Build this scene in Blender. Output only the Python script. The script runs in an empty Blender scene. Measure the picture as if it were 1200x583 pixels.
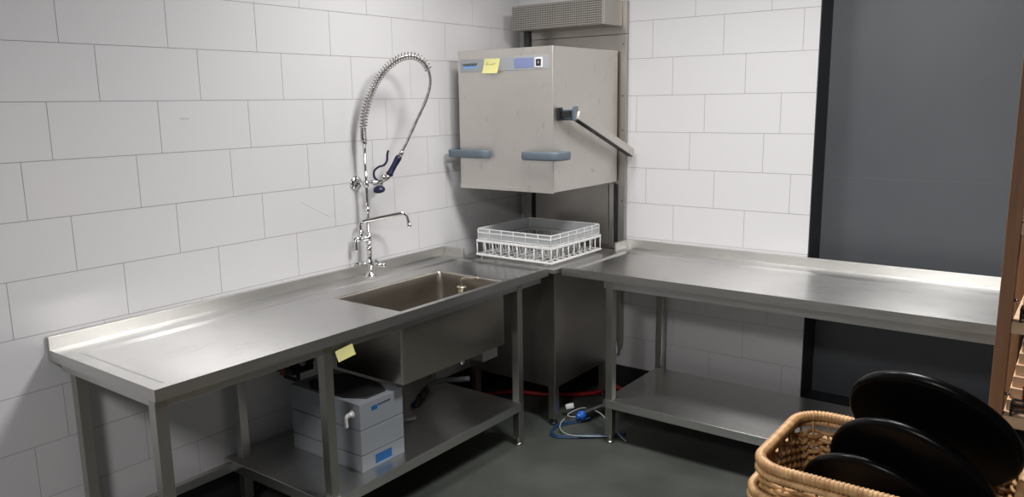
import bpy, bmesh, math, random
from mathutils import Vector, Matrix
PI = math.pi
random.seed(7)
C = bpy.context.scene.collection
S = bpy.context.scene

# ------------------------------------------------------------------ camera
cam = bpy.data.cameras.new('camera'); cam_o = bpy.data.objects.new('camera', cam); C.objects.link(cam_o)
cam.sensor_width = 36; cam.lens = 926.8 / 1200 * 36; cam.clip_start = .02
cr = Vector((.80074967, .59881957, -.01466575)); cu = Vector((-.09781357, .15487434, .98308008)); cf = Vector((-.59095894, .78576654, -.18258825))
M4 = Matrix((cr, cu, -cf)).transposed().to_4x4(); M4.translation = Vector((2.93134, -4.00132, 1.72669))
cam_o.matrix_world = M4
S.camera = cam_o
S.view_settings.view_transform = 'Standard'; S.view_settings.look = 'None'; S.view_settings.gamma = 1
S.view_settings.use_curve_mapping = False
S.view_settings.exposure = 0.0

# ------------------------------------------------------------------ light
world = bpy.data.worlds.new('world'); S.world = world; world.use_nodes = True
world.node_tree.nodes['Background'].inputs[0].default_value = (.5, .55, .6, 1)
world.node_tree.nodes['Background'].inputs[1].default_value = 0.05
H_CEIL = 2.85
# x, y, size x, size y, watts, spread in degrees
LAMPS = [(2.1, -1.5, .45, .45, 50, 180), (.95, -1.35, .4, .4, 17, 180), (2.3, -4.9, .6, .6, 66, 180)]
for i, (x, y, sx, sy, p, spr) in enumerate(LAMPS):
    l = bpy.data.lights.new('panel_light', 'AREA'); l.shape = 'RECTANGLE'; l.size = sx; l.size_y = sy; l.energy = p
    l.color = (1, .975, .955); l.spread = math.radians(spr)
    o = bpy.data.objects.new('panel_light', l); C.objects.link(o); o.location = (x, y, H_CEIL - .075)

# ------------------------------------------------------------------ materials
def nodes(m): return m.node_tree.nodes, m.node_tree.links
def mat(name, col, rough=.5, metal=0., **kw):
    m = bpy.data.materials.new(name); m.use_nodes = True
    b = m.node_tree.nodes['Principled BSDF']
    b.inputs['Base Color'].default_value = (*col, 1); b.inputs['Roughness'].default_value = rough; b.inputs['Metallic'].default_value = metal
    for k, v in kw.items(): b.inputs[k.replace('_', ' ')].default_value = v
    return m
def noise_col(m, scale, c1, c2, stretch=(1, 1, 1), detail=4, bump=0., rough=None, lo=.35, hi=.65):
    n, l = nodes(m); b = n['Principled BSDF']
    tc = n.new('ShaderNodeTexCoord'); mp = n.new('ShaderNodeMapping'); mp.inputs['Scale'].default_value = stretch
    nz = n.new('ShaderNodeTexNoise'); nz.inputs['Scale'].default_value = scale; nz.inputs['Detail'].default_value = detail
    rp = n.new('ShaderNodeValToRGB'); rp.color_ramp.elements[0].position = lo; rp.color_ramp.elements[1].position = hi
    rp.color_ramp.elements[0].color = (*c1, 1); rp.color_ramp.elements[1].color = (*c2, 1)
    l.new(tc.outputs['Object'], mp.inputs[0]); l.new(mp.outputs[0], nz.inputs['Vector']); l.new(nz.outputs[0], rp.inputs[0]); l.new(rp.outputs[0], b.inputs['Base Color'])
    if bump:
        bp = n.new('ShaderNodeBump'); bp.inputs['Strength'].default_value = bump; bp.inputs['Distance'].default_value = .002
        l.new(nz.outputs[0], bp.inputs['Height']); l.new(bp.outputs[0], b.inputs['Normal'])
    if rough:
        mr = n.new('ShaderNodeMapRange'); mr.inputs['To Min'].default_value = rough[0]; mr.inputs['To Max'].default_value = rough[1]
        l.new(nz.outputs[0], mr.inputs['Value']); l.new(mr.outputs[0], b.inputs['Roughness'])
    return m
def steel(name, c1, c2, rough=(.28, .4), axis=None, aniso=.0, grain=90, wear=.35, dist=.0006, bump=.25):
    """brushed stainless steel: fine grain along one axis plus cloudy wear"""
    m = mat(name, c1, .35, 1.); n, l = nodes(m); b = n['Principled BSDF']
    tc = n.new('ShaderNodeTexCoord')
    cl = n.new('ShaderNodeTexNoise'); cl.inputs['Scale'].default_value = 5; cl.inputs['Detail'].default_value = 6; cl.inputs['Roughness'].default_value = .65
    l.new(tc.outputs['Object'], cl.inputs['Vector'])
    mx = n.new('ShaderNodeMixRGB'); mx.inputs[1].default_value = (*c1, 1); mx.inputs[2].default_value = (*c2, 1)
    l.new(cl.outputs[0], mx.inputs[0]); l.new(mx.outputs[0], b.inputs['Base Color'])
    mp = n.new('ShaderNodeMapping'); sc = [grain] * 3
    if axis is not None: sc[axis] = grain / 60
    mp.inputs['Scale'].default_value = sc
    gr = n.new('ShaderNodeTexNoise'); gr.inputs['Scale'].default_value = 3; gr.inputs['Detail'].default_value = 3
    l.new(tc.outputs['Object'], mp.inputs[0]); l.new(mp.outputs[0], gr.inputs['Vector'])
    ad = n.new('ShaderNodeMath'); ad.operation = 'MULTIPLY_ADD'; ad.inputs[1].default_value = wear
    l.new(cl.outputs[0], ad.inputs[0]); l.new(gr.outputs[0], ad.inputs[2])
    mr = n.new('ShaderNodeMapRange'); mr.inputs['From Min'].default_value = .35; mr.inputs['From Max'].default_value = .35 + wear + .3
    mr.inputs['To Min'].default_value = rough[0]; mr.inputs['To Max'].default_value = rough[1]
    l.new(ad.outputs[0], mr.inputs['Value']); l.new(mr.outputs[0], b.inputs['Roughness'])
    bp = n.new('ShaderNodeBump'); bp.inputs['Strength'].default_value = bump; bp.inputs['Distance'].default_value = dist
    l.new(gr.outputs[0], bp.inputs['Height']); l.new(bp.outputs[0], b.inputs['Normal'])
    if aniso and axis is not None:
        b.inputs['Anisotropic'].default_value = aniso
        cx = n.new('ShaderNodeCombineXYZ'); cx.inputs[1 - axis if axis < 2 else 2].default_value = 1   # light spreads across the grain
        l.new(cx.outputs[0], b.inputs['Tangent'])
    return m
def wood(name, c1, c2, axis=2, rough=.6):
    st = [14, 14, 14]; st[axis] = 1
    return noise_col(mat(name, c1, rough), 3, c1, c2, st, 5, .15)

M = {}
M['tile'] = mat('tile', (.645, .64, .66), .13); M['tile'].node_tree.nodes['Principled BSDF'].inputs['Specular IOR Level'].default_value = .45
def tile_var(m):
    n, l = nodes(m); b = n['Principled BSDF']
    gi = n.new('ShaderNodeTexCoord'); nz = n.new('ShaderNodeTexNoise'); nz.inputs['Scale'].default_value = 14; nz.inputs['Detail'].default_value = 2
    bp = n.new('ShaderNodeBump'); bp.inputs['Strength'].default_value = .12; bp.inputs['Distance'].default_value = .002
    l.new(gi.outputs['Object'], nz.inputs['Vector']); l.new(nz.outputs[0], bp.inputs['Height']); l.new(bp.outputs[0], b.inputs['Normal'])
tile_var(M['tile'])
M['grout'] = mat('grout', (.3, .29, .3), .9)
M['floor'] = noise_col(mat('floor', (.08, .09, .08), .5), 2.2, (.045, .053, .046), (.082, .091, .081), detail=9, bump=.15, rough=(.32, .62))
M['ceiling'] = mat('ceiling', (.33, .33, .33), .9)
M['wallpaint'] = mat('wallpaint', (.13, .13, .14), .8)
M['black'] = mat('plinth_black', (.012, .012, .013), .6)
M['niche'] = noise_col(mat('niche', (.085, .09, .097), .5), 1.3, (.074, .082, .092), (.09, .098, .109), detail=3)
M['seamline'] = mat('seamline', (.13, .135, .14), .6)
M['reveal'] = mat('reveal', (.022, .025, .03), .5)
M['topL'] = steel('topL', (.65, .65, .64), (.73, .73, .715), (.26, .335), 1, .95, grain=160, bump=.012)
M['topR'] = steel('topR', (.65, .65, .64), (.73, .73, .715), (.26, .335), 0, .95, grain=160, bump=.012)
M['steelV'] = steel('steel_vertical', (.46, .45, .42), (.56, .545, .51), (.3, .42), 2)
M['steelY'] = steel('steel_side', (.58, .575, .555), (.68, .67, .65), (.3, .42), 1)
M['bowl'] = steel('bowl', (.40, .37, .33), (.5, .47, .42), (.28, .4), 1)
M['steelX'] = steel('steel_front', (.60, .595, .575), (.70, .69, .67), (.3, .42), 0)
M['hood'] = steel('hood', (.63, .605, .565), (.73, .705, .665), (.42, .56), 2, wear=.8)
def smear(m):
    n, l = nodes(m); b = n['Principled BSDF']; src = b.inputs['Base Color'].links[0].from_socket
    tc = n.new('ShaderNodeTexCoord'); mp = n.new('ShaderNodeMapping'); mp.inputs['Scale'].default_value = (1, 1, .55)
    a = n.new('ShaderNodeTexNoise'); a.inputs['Scale'].default_value = 22; a.inputs['Detail'].default_value = 4
    l.new(tc.outputs['Object'], mp.inputs[0]); l.new(mp.outputs[0], a.inputs['Vector'])
    r = n.new('ShaderNodeValToRGB'); r.color_ramp.elements[0].position = .64; r.color_ramp.elements[1].position = .76
    l.new(a.outputs[0], r.inputs[0])
    k = n.new('ShaderNodeMath'); k.operation = 'MULTIPLY'; k.inputs[1].default_value = .35; l.new(r.outputs[0], k.inputs[0])
    mx = n.new('ShaderNodeMixRGB'); mx.inputs[2].default_value = (.30, .23, .18, 1)
    l.new(k.outputs[0], mx.inputs[0]); l.new(src, mx.inputs[1]); l.new(mx.outputs[0], b.inputs['Base Color'])
smear(M['hood'])
M['column'] = steel('column', (.40, .38, .35), (.5, .475, .44), (.34, .48), 2)
M['cabinet'] = steel('cabinet', (.44, .42, .385), (.53, .51, .47), (.3, .42), 2)
M['chrome'] = mat('chrome', (.8, .8, .8), .08, 1.)
M['hose'] = mat('hose_metal', (.55, .53, .52), .25, 1.)
M['spring'] = mat('spring_metal', (.38, .37, .36), .22, 1.)
M['navy'] = mat('navy_grip', (.012, .014, .05), .35)
M['handle'] = mat('handle', (.12, .155, .19), .42)
M['panel'] = mat('panel', (.33, .35, .37), .45)
M['display'] = mat('display', (.2, .24, .43), .25)
M['white'] = mat('white_plastic', (.82, .82, .82), .35)
M['dark'] = mat('dark_plastic', (.015, .015, .017), .4)
M['blue'] = mat('blue_plastic', (.02, .14, .6), .35)
M['bluelabel'] = mat('blue_label', (.008, .10, .30), .4)
M['lightblue'] = mat('light_blue', (.2, .45, .8), .4)
M['ink'] = mat('ink', (.01, .012, .03), .5)
M['pencil'] = mat('pencil', (.25, .24, .1), .7)
M['note'] = mat('note', (.75, .72, .3), .8)
M['box'] = mat('grey_box', (.24, .26, .285), .42)
M['seam'] = mat('seam', (.04, .045, .05), .6)
M['glossblack'] = noise_col(mat('tray_black', (.006, .006, .007), .3, 0, Specular_IOR_Level=.14), 60, (.0018, .0018, .002), (.003, .003, .0035), detail=4, bump=.12)
M['red'] = mat('red_hose', (.35, .012, .012), .4)
M['redv'] = mat('red_valve', (.12, .03, .022), .5)
M['cableblue'] = mat('cable_blue', (.015, .05, .12), .4)
M['cablegrey'] = mat('cable_grey', (.35, .38, .4), .4)
M['hosegrey'] = mat('hose_grey', (.16, .165, .18), .45)
M['brass'] = mat('copper', (.6, .25, .12), .3, 1.)
M['oldmetal'] = mat('old_metal', (.55, .5, .4), .3, .9)
M['wicker'] = noise_col(mat('wicker', (.42, .23, .09), .45), 30, (.30, .15, .055), (.56, .33, .14), detail=4)
M['wickerrim'] = noise_col(mat('wicker_rim', (.48, .28, .12), .42), 40, (.38, .2, .08), (.6, .37, .17), detail=4)
M['post'] = wood('post_wood', (.21, .105, .052), (.29, .15, .075))
M['shelfwood'] = wood('shelf_wood', (.46, .31, .19), (.58, .41, .27), 0)
M['board'] = wood('board_wood', (.5, .32, .19), (.62, .42, .27), 0)
M['lampbody'] = mat('lamp_body', (.8, .8, .8), .4)
def emit(name, col, s):
    m = bpy.data.materials.new(name); m.use_nodes = True; n, l = nodes(m); n.clear()
    e = n.new('ShaderNodeEmission'); e.inputs[0].default_value = (*col, 1); e.inputs[1].default_value = s
    o = n.new('ShaderNodeOutputMaterial'); l.new(e.outputs[0], o.inputs[0]); return m
M['diffuser'] = emit('diffuser', (1, .97, .93), 6)
def clear(name, col, alpha, rough=.2):
    m = bpy.data.materials.new(name); m.use_nodes = True; n, l = nodes(m); b = n['Principled BSDF']
    b.inputs['Base Color'].default_value = (*col, 1); b.inputs['Roughness'].default_value = rough; b.inputs['Alpha'].default_value = alpha
    return m
M['translucent'] = clear('translucent', (.72, .75, .77), .42)
M['sheet'] = clear('glass_sheet', (.5, .53, .53), .3, .08)
def perforated():
    m = mat('perforated', (.46, .44, .40), .4, 1.); n, l = nodes(m); b = n['Principled BSDF']
    tc = n.new('ShaderNodeTexCoord'); sp = n.new('ShaderNodeSeparateXYZ'); l.new(tc.outputs['Object'], sp.inputs[0])
    def cell(out):
        a = n.new('ShaderNodeMath'); a.operation = 'MULTIPLY'; a.inputs[1].default_value = 1 / .0118; l.new(out, a.inputs[0])
        f = n.new('ShaderNodeMath'); f.operation = 'FRACT'; l.new(a.outputs[0], f.inputs[0])
        s = n.new('ShaderNodeMath'); s.operation = 'SUBTRACT'; s.inputs[1].default_value = .5; l.new(f.outputs[0], s.inputs[0])
        q = n.new('ShaderNodeMath'); q.operation = 'ABSOLUTE'; l.new(s.outputs[0], q.inputs[0]); return q.outputs[0]
    mx = n.new('ShaderNodeMath'); mx.operation = 'MAXIMUM'; l.new(cell(sp.outputs[0]), mx.inputs[0]); l.new(cell(sp.outputs[2]), mx.inputs[1])
    lt = n.new('ShaderNodeMath'); lt.operation = 'LESS_THAN'; lt.inputs[1].default_value = .27; l.new(mx.outputs[0], lt.inputs[0])
    c = n.new('ShaderNodeMixRGB'); c.inputs[1].default_value = (.46, .44, .40, 1); c.inputs[2].default_value = (.015, .014, .012, 1)
    l.new(lt.outputs[0], c.inputs[0]); l.new(c.outputs[0], b.inputs['Base Color'])
    return m
M['perforated'] = perforated()

# ------------------------------------------------------------------ mesh helpers
def box(bm, x0, x1, y0, y1, z0, z1, mi=0):
    v = [bm.verts.new(p) for p in ((x0,y0,z0),(x1,y0,z0),(x1,y1,z0),(x0,y1,z0),(x0,y0,z1),(x1,y0,z1),(x1,y1,z1),(x0,y1,z1))]
    for f in ((0,3,2,1),(4,5,6,7),(0,1,5,4),(1,2,6,5),(2,3,7,6),(3,0,4,7)):
        q = bm.faces.new([v[i] for i in f]); q.material_index = mi
def loft(bm, rings, close=True, caps=True, mi=0):
    vs = [[bm.verts.new(p) for p in r] for r in rings]; n = len(rings[0])
    for a, b in zip(vs, vs[1:]):
        for i in range(n if close else n - 1):
            j = (i + 1) % n; f = bm.faces.new((a[i], a[j], b[j], b[i])); f.material_index = mi; f.smooth = True
    if caps:
        bm.faces.new(vs[0][::-1]).material_index = mi; bm.faces.new(vs[-1]).material_index = mi
    return vs
def smooth_path(pts, sub=6, closed=False):
    P = [Vector(p) for p in pts]; out = []; n = len(P)
    for i in range(n if closed else n - 1):
        if closed: a, b, c, d = P[(i-1) % n], P[i], P[(i+1) % n], P[(i+2) % n]
        else: a, b, c, d = P[max(i-1, 0)], P[i], P[i+1], P[min(i+2, n-1)]
        for k in range(sub):
            t = k / sub
            out.append(.5 * ((2*b) + (c-a)*t + (2*a-5*b+4*c-d)*t*t + (3*b-a-3*c+d)*t**3))
    if not closed: out.append(P[-1])
    return out
def tube(bm, pts, r, n=8, closed=False, mi=0, caps=True, sq=(1, 1)):
    """tube along points; r is a number or a function of arc length"""
    P = [Vector(p) for p in pts]; N = len(P); s = 0
    t0 = (P[1] - P[0]).normalized(); nrm = t0.orthogonal().normalized()
    if abs(t0.z) < .9: nrm = (Vector((0,0,1)) - t0 * t0.z).normalized()
    rings = []
    for i in range(N):
        if closed: t = (P[(i+1) % N] - P[i-1]).normalized()
        else: t = (P[min(i+1, N-1)] - P[max(i-1, 0)]).normalized()
        nrm = (nrm - t * nrm.dot(t)).normalized(); bn = t.cross(nrm)
        if i: s += (P[i] - P[i-1]).length
        rr = r(s) if callable(r) else r
        rings.append([P[i] + rr * (sq[0] * math.cos(2*PI*k/n) * nrm + sq[1] * math.sin(2*PI*k/n) * bn) for k in range(n)])
    if closed:
        vs = [[bm.verts.new(p) for p in rg] for rg in rings]
        for i in range(N):
            a, b = vs[i], vs[(i+1) % N]
            for k in range(n):
                j = (k+1) % n; f = bm.faces.new((a[k], a[j], b[j], b[k])); f.smooth = True; f.material_index = mi
    else: loft(bm, rings, True, caps, mi)
def cyl(bm, a, b, r, n=20, r2=None, mi=0):
    r2 = r if r2 is None else r2; A, B = Vector(a), Vector(b); t = (B - A).normalized(); u = t.orthogonal().normalized(); w = t.cross(u)
    vs = loft(bm, [[A + r*(math.cos(2*PI*k/n)*u + math.sin(2*PI*k/n)*w) for k in range(n)], [B + r2*(math.cos(2*PI*k/n)*u + math.sin(2*PI*k/n)*w) for k in range(n)]], mi=mi)
def lathe(bm, prof, c=(0, 0, 0), ax=(0, 0, 1), n=32, mi=0):
    A = Vector(ax).normalized(); u = A.orthogonal().normalized(); w = A.cross(u); c = Vector(c)
    loft(bm, [[c + A*h + max(r, 1e-4)*(math.cos(2*PI*k/n)*u + math.sin(2*PI*k/n)*w) for k in range(n)] for r, h in prof], mi=mi)
def ball(bm, c, r, sc=(1, 1, 1), n=12):
    prof = [(r*math.sin(PI*i/8), -r*math.cos(PI*i/8)) for i in range(9)]
    a = len(bm.verts); lathe(bm, prof, (0, 0, 0), n=n); bm.verts.ensure_lookup_table()
    for v in bm.verts[a:]: v.co = Vector((v.co.x*sc[0], v.co.y*sc[1], v.co.z*sc[2])) + Vector(c)
def obj(name, bm, m, parent=None, bevel=0., seg=2, smooth=False):
    me = bpy.data.meshes.new(name); bmesh.ops.recalc_face_normals(bm, faces=bm.faces[:]); bm.to_mesh(me); bm.free()
    o = bpy.data.objects.new(name, me); C.objects.link(o)
    for k in (m if isinstance(m, (list, tuple)) else [m]): me.materials.append(M[k])
    if smooth:
        for p in me.polygons: p.use_smooth = True
    if bevel:
        b = o.modifiers.new('bevel', 'BEVEL'); b.width = bevel; b.segments = seg; b.limit_method = 'ANGLE'; b.angle_limit = math.radians(50)
    if parent:
        o.parent = parent
        r = parent
        off = Vector((0, 0, 0))
        while r is not None: off += r.location; r = r.parent
        me.transform(Matrix.Translation(-off))
    return o
def B(): return bmesh.new()
def bx(name, dims, m, parent=None, bevel=.0015):
    bm = B(); box(bm, *dims); return obj(name, bm, m, parent, bevel)
def thing(name, label, cat, loc=(0, 0, 0), group=None):
    o = bpy.data.objects.new(name, None); C.objects.link(o); o.location = loc; o.empty_display_size = .05
    o['label'] = label; o['category'] = cat
    if group: o['group'] = group
    return o
def tag(o, label, cat, group=None):
    o['label'] = label; o['category'] = cat
    if group: o['group'] = group
    # put the origin of a one-mesh thing at its base
    me = o.data; xs = [v.co for v in me.vertices]
    c = Vector(((min(v.x for v in xs)+max(v.x for v in xs))/2, (min(v.y for v in xs)+max(v.y for v in xs))/2, min(v.z for v in xs)))
    me.transform(Matrix.Translation(-c)); o.location = c
    return o
def struct(name, bm, m, parent=None, **k):
    o = obj(name, bm, m, parent, **k)
    if parent is None: o['kind'] = 'structure'
    return o
def text(body, size, m, parent, loc, rot, name='lettering', shear=0.):
    cu_ = bpy.data.curves.new(name, 'FONT'); cu_.body = body; cu_.size = size; cu_.align_x = 'CENTER'; cu_.align_y = 'CENTER'; cu_.extrude = .0003; cu_.shear = shear
    t = bpy.data.objects.new(name, cu_)
    me = bpy.data.meshes.new_from_object(t); bpy.data.objects.remove(t)
    me.transform(Matrix.Translation(Vector(loc)) @ rot.to_4x4())
    o = bpy.data.objects.new(name, me); C.objects.link(o); me.materials.clear(); me.materials.append(M[m])
    if parent:
        o.parent = parent; r = parent; off = Vector((0, 0, 0))
        while r is not None: off += r.location; r = r.parent
        me.transform(Matrix.Translation(-off))
    return o
ROT_FRONT = Matrix(((1,0,0),(0,0,-1),(0,1,0)))      # text facing -y
ROT_SIDE = Matrix(((0,0,1),(1,0,0),(0,1,0)))        # text facing +x

# ------------------------------------------------------------------ room shell
XR, YF = 4.6, -6.2
TW, TH, GAP, ZT = .4014, .2, .0022, .167
NX, NZ0, NZ1, ND = 1.778, .167, 2.5, .19             # dark recess in the back wall
bm = B(); box(bm, -.1, XR + .1, YF - .1, ND + .15, -.1, 0); struct('floor', bm, 'floor')
bm = B(); box(bm, -.1, XR + .1, YF - .1, ND + .15, H_CEIL, H_CEIL + .1); struct('ceiling', bm, 'ceiling')
LOFF = {-2:.2, -1:.1, 0:.041, 1:.277, 2:.157, 3:.341, 4:.044, 5:.304, 6:.135, 7:.229, 8:.4, 9:.115, 10:.306, 11:.2}
ROFF = {-2:.1, -1:.25, 0:.338, 1:.096, 2:.217, 3:.003, 4:.325, 5:.068, 6:.239, 7:.17, 8:.38, 9:.256, 10:.071, 11:.2}
def tiles(bm, off, umax, place):
    for n in range(-3, 11):
        zt = 1.15 + (6 - n) * TH; zb = zt - TH
        zt = min(zt, H_CEIL); zb = max(zb, ZT)
        if zt - zb < .012: continue
        o = off.get(n, .15) - TW
        k = 0
        while True:
            a, b = max(o + k*TW, .0), min(o + (k+1)*TW, umax); k += 1
            if a >= umax: break
            if b - a < .006: continue
            place(bm, a + GAP/2, b - GAP/2, zb + GAP/2, zt - GAP/2)
def pl(bm, a, b, z0, z1): box(bm, -.004, 0, -b, -a, z0, z1)
def pr(bm, a, b, z0, z1): box(bm, a, b, 0, .004, z0, z1)
bm = B(); box(bm, -.1, -.0015, YF, ND, 0, H_CEIL); w = struct('wall_left', bm, 'grout')
bm = B(); tiles(bm, LOFF, -YF, pl); obj('wall_tiles', bm, 'tile', w)
bm = B(); cyl(bm, (.0003, -1.703, 1.289), (.0003, -1.546, 1.203), .0012, 6); obj('scratch', bm, 'white', w)
bm = B(); cyl(bm, (.0003, -2.262, 1.680), (.0003, -2.225, 1.679), .0009, 6); obj('scratch', bm, 'grout', w)
bm = B()
box(bm, -.1, NX, .0015, ND + .1, 0, H_CEIL); box(bm, NX, XR, .0015, ND + .1, 0, NZ0); box(bm, NX, XR, .0015, ND + .1, NZ1, H_CEIL)
w = struct('wall_back', bm, 'grout')
bm = B(); tiles(bm, ROFF, NX, pr); obj('wall_tiles', bm, 'tile', w)
bm = B(); box(bm, XR, XR + .1, YF, ND + .1, 0, H_CEIL); struct('wall_right', bm, 'wallpaint')
bm = B(); box(bm, -.1, XR + .1, YF - .1, YF, 0, H_CEIL); struct('wall_front', bm, 'wallpaint')
bm = B(); box(bm, NX, XR, ND, ND + .03, NZ0, NZ1); struct('door_1', bm, 'niche')
bm = B(); box(bm, NX, NX + .004, .0, ND, NZ0, NZ1); box(bm, NX, XR, .0, ND, NZ0, NZ0 + .012); box(bm, NX, XR, 0, ND, NZ1 - .004, NZ1); struct('trim_1', bm, 'reveal')
bm = B(); box(bm, NX + .006, XR, ND - .0006, ND, 1.326, 1.3275); struct('trim_2', bm, 'seamline')
bm = B(); box(bm, 0, .006, YF, -.006, 0, ZT - .001); struct('baseboard_left', bm, 'black')
bm = B(); box(bm, 0, XR, -.006, 0, 0, ZT - .001); struct('baseboard_back', bm, 'black')

for i, (x, y, sx, sy, p, spr) in enumerate(LAMPS):
    t = thing('ceiling_light', ['larger square ceiling light panel between the two steel tables', 'small square ceiling light panel nearest the dishwasher', 'square ceiling light panel behind the camera'][i], 'light', (x, y, H_CEIL - .07))
    bm = B(); box(bm, x - sx/2 - .02, x + sx/2 + .02, y - sy/2 - .02, y + sy/2 + .02, H_CEIL - .055, H_CEIL); obj('housing', bm, 'lampbody', t, .003)
    bm = B(); box(bm, x - sx/2, x + sx/2, y - sy/2, y + sy/2, H_CEIL - .062, H_CEIL - .055); obj('diffuser', bm, 'diffuser', t)

# ------------------------------------------------------------------ steel tables
def height_top(bm, xs, ys, f, hole=None):
    """folded sheet top: grid with a height for every node, an optional hole, turned-down edges"""
    g = [[bm.verts.new((x, y, f(x, y))) for y in ys] for x in xs]
    for i in range(len(xs)-1):
        for j in range(len(ys)-1):
            if hole and xs[i] >= hole[0]-1e-6 and xs[i+1] <= hole[1]+1e-6 and ys[j] >= hole[2]-1e-6 and ys[j+1] <= hole[3]+1e-6: continue
            bm.faces.new((g[i][j], g[i+1][j], g[i+1][j+1], g[i][j+1]))
    return g
ZS, ZR = .89, .8825
def rect_h(x0, x1, y0, y1, s=.02):
    def f(x, y):
        d = min(x - x0, x1 - x, y - y0, y1 - y)
        return ZS if d <= 1e-6 else (ZR if d >= s - 1e-6 else ZS - (ZS - ZR)*d/s)
    return f
def apron(bm, x0, x1, y0, y1, z0, th=.012, top=ZS, mi=1):
    # turned-down edge all round, as a thin frame
    box(bm, x0, x1, y0, y0+th, z0, top-.0005, mi); box(bm, x0, x1, y1-th, y1, z0, top-.0005, mi)
    box(bm, x0, x0+th, y0+th, y1-th, z0, top-.0005, mi); box(bm, x1-th, x1, y0+th, y1-th, z0, top-.0005, mi)
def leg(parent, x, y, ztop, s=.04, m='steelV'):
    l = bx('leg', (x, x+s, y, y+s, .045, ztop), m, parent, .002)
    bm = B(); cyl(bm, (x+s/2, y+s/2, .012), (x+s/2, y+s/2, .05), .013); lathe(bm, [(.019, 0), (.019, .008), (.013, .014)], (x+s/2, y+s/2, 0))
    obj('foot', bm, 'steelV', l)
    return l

# left sink table
T = thing('sink_table', 'long stainless steel sink table along the left tiled wall', 'table', (.35, -1.8, 0))
X0, X1, Y0, Y1 = .002, .71, -2.845, -.742
hole = (.25, .662, -1.757, -1.060)
f = rect_h(.135, .688, -2.80, -.79)
xs = [X0, .135, .155, .25, .45, .662, .668, .688, X1]; ys = [Y0, -2.80, -2.78, -2.2, -1.757, -1.4, -1.060, -.81, -.79, Y1]
bm = B(); height_top(bm, xs, ys, f, hole); apron(bm, X0, X1, Y0, Y1, .850)
o = obj('worktop', bm, ['topL', 'steelY'], T)
bm = B()
box(bm, X0, X0+.014, Y0, Y1, ZS, .937); box(bm, X0+.014, .155, Y1-.014, Y1, ZS, .937)
obj('splashback', bm, 'steelY', T, .002)
# bowl
def rrect(x0, x1, y0, y1, r, z, n=5):
    P = []
    for cx, cy, a0 in ((x1-r, y1-r, 0), (x0+r, y1-r, PI/2), (x0+r, y0+r, PI), (x1-r, y0+r, 3*PI/2)):
        for k in range(n+1):
            a = a0 + PI/2*k/n; P.append((cx + r*math.cos(a), cy + r*math.sin(a), z))
    return P
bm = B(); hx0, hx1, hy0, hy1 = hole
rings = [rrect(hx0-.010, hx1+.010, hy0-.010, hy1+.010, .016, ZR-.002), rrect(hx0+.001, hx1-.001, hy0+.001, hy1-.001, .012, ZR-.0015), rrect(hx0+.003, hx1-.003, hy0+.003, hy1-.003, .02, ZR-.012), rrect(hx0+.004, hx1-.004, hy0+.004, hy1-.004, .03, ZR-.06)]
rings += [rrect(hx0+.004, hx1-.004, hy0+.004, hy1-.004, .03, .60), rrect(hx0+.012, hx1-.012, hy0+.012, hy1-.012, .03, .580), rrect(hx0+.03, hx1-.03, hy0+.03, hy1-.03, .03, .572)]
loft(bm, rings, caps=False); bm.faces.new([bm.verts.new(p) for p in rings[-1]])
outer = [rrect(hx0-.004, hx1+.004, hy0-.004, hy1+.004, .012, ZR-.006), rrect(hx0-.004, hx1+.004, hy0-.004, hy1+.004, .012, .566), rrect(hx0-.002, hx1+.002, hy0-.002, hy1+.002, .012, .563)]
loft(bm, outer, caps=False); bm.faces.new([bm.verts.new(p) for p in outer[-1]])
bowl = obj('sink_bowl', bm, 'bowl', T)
bm = B(); lathe(bm, [(.045, .5735), (.045, .5765), (.03, .5765), (.028, .574), (.001, .574)], (.45, -1.4, 0)); obj('drain', bm, 'chrome', bowl)
# under frame, legs, shelf
bm = B()
box(bm, .645, .682, -2.825, -.77, .815, .850); box(bm, .05, .09, -2.825, -.77, .815, .850)
for y in (-2.825, -.79): box(bm, .09, .645, y, y+.03, .815, .850)
obj('under_frame', bm, 'steelY', T, .0015)
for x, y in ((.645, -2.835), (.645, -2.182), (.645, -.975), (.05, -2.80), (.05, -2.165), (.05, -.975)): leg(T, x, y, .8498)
bm = B(); box(bm, .012, .69, -2.205, -.965, .232, .236)
box(bm, .680, .692, -2.205, -.965, .192, .235); box(bm, .012, .024, -2.205, -.965, .192, .235); box(bm, .024, .680, -2.207, -2.195, .192, .235); box(bm, .024, .680, -.977, -.965, .192, .235)
obj('shelf', bm, 'topL', T, .001)
bm = B(); box(bm, .05, .09, -2.76, -2.207, .192, .232); box(bm, .09, .645, -2.825, -2.795, .1, .101); bm.free()
bm = B(); box(bm, .055, .085, -2.76, -2.207, .195, .232); obj('cross_rail', bm, 'steelY', T, .0015)

bm = B(); box(bm, .60, .606, -1.155, -1.042, .485, .562); box(bm, .50, .60, -1.155, -1.149, .485, .562); obj('drain_bracket', bm, 'steelY', T, .001)
bm = B(); cyl(bm, (.5, -1.29, .562), (.5, -1.29, .50), .022); cyl(bm, (.5, -1.29, .525), (.58, -1.29, .522), .007); dvv = obj('drain_valve', bm, 'dark', T)
bm = B(); lathe(bm, [(.008, 0), (.013, .004), (.013, .014), (.006, .018)], (.578, -1.29, .522), (1, 0, 0)); obj('knob', bm, 'chrome', dvv)

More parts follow.
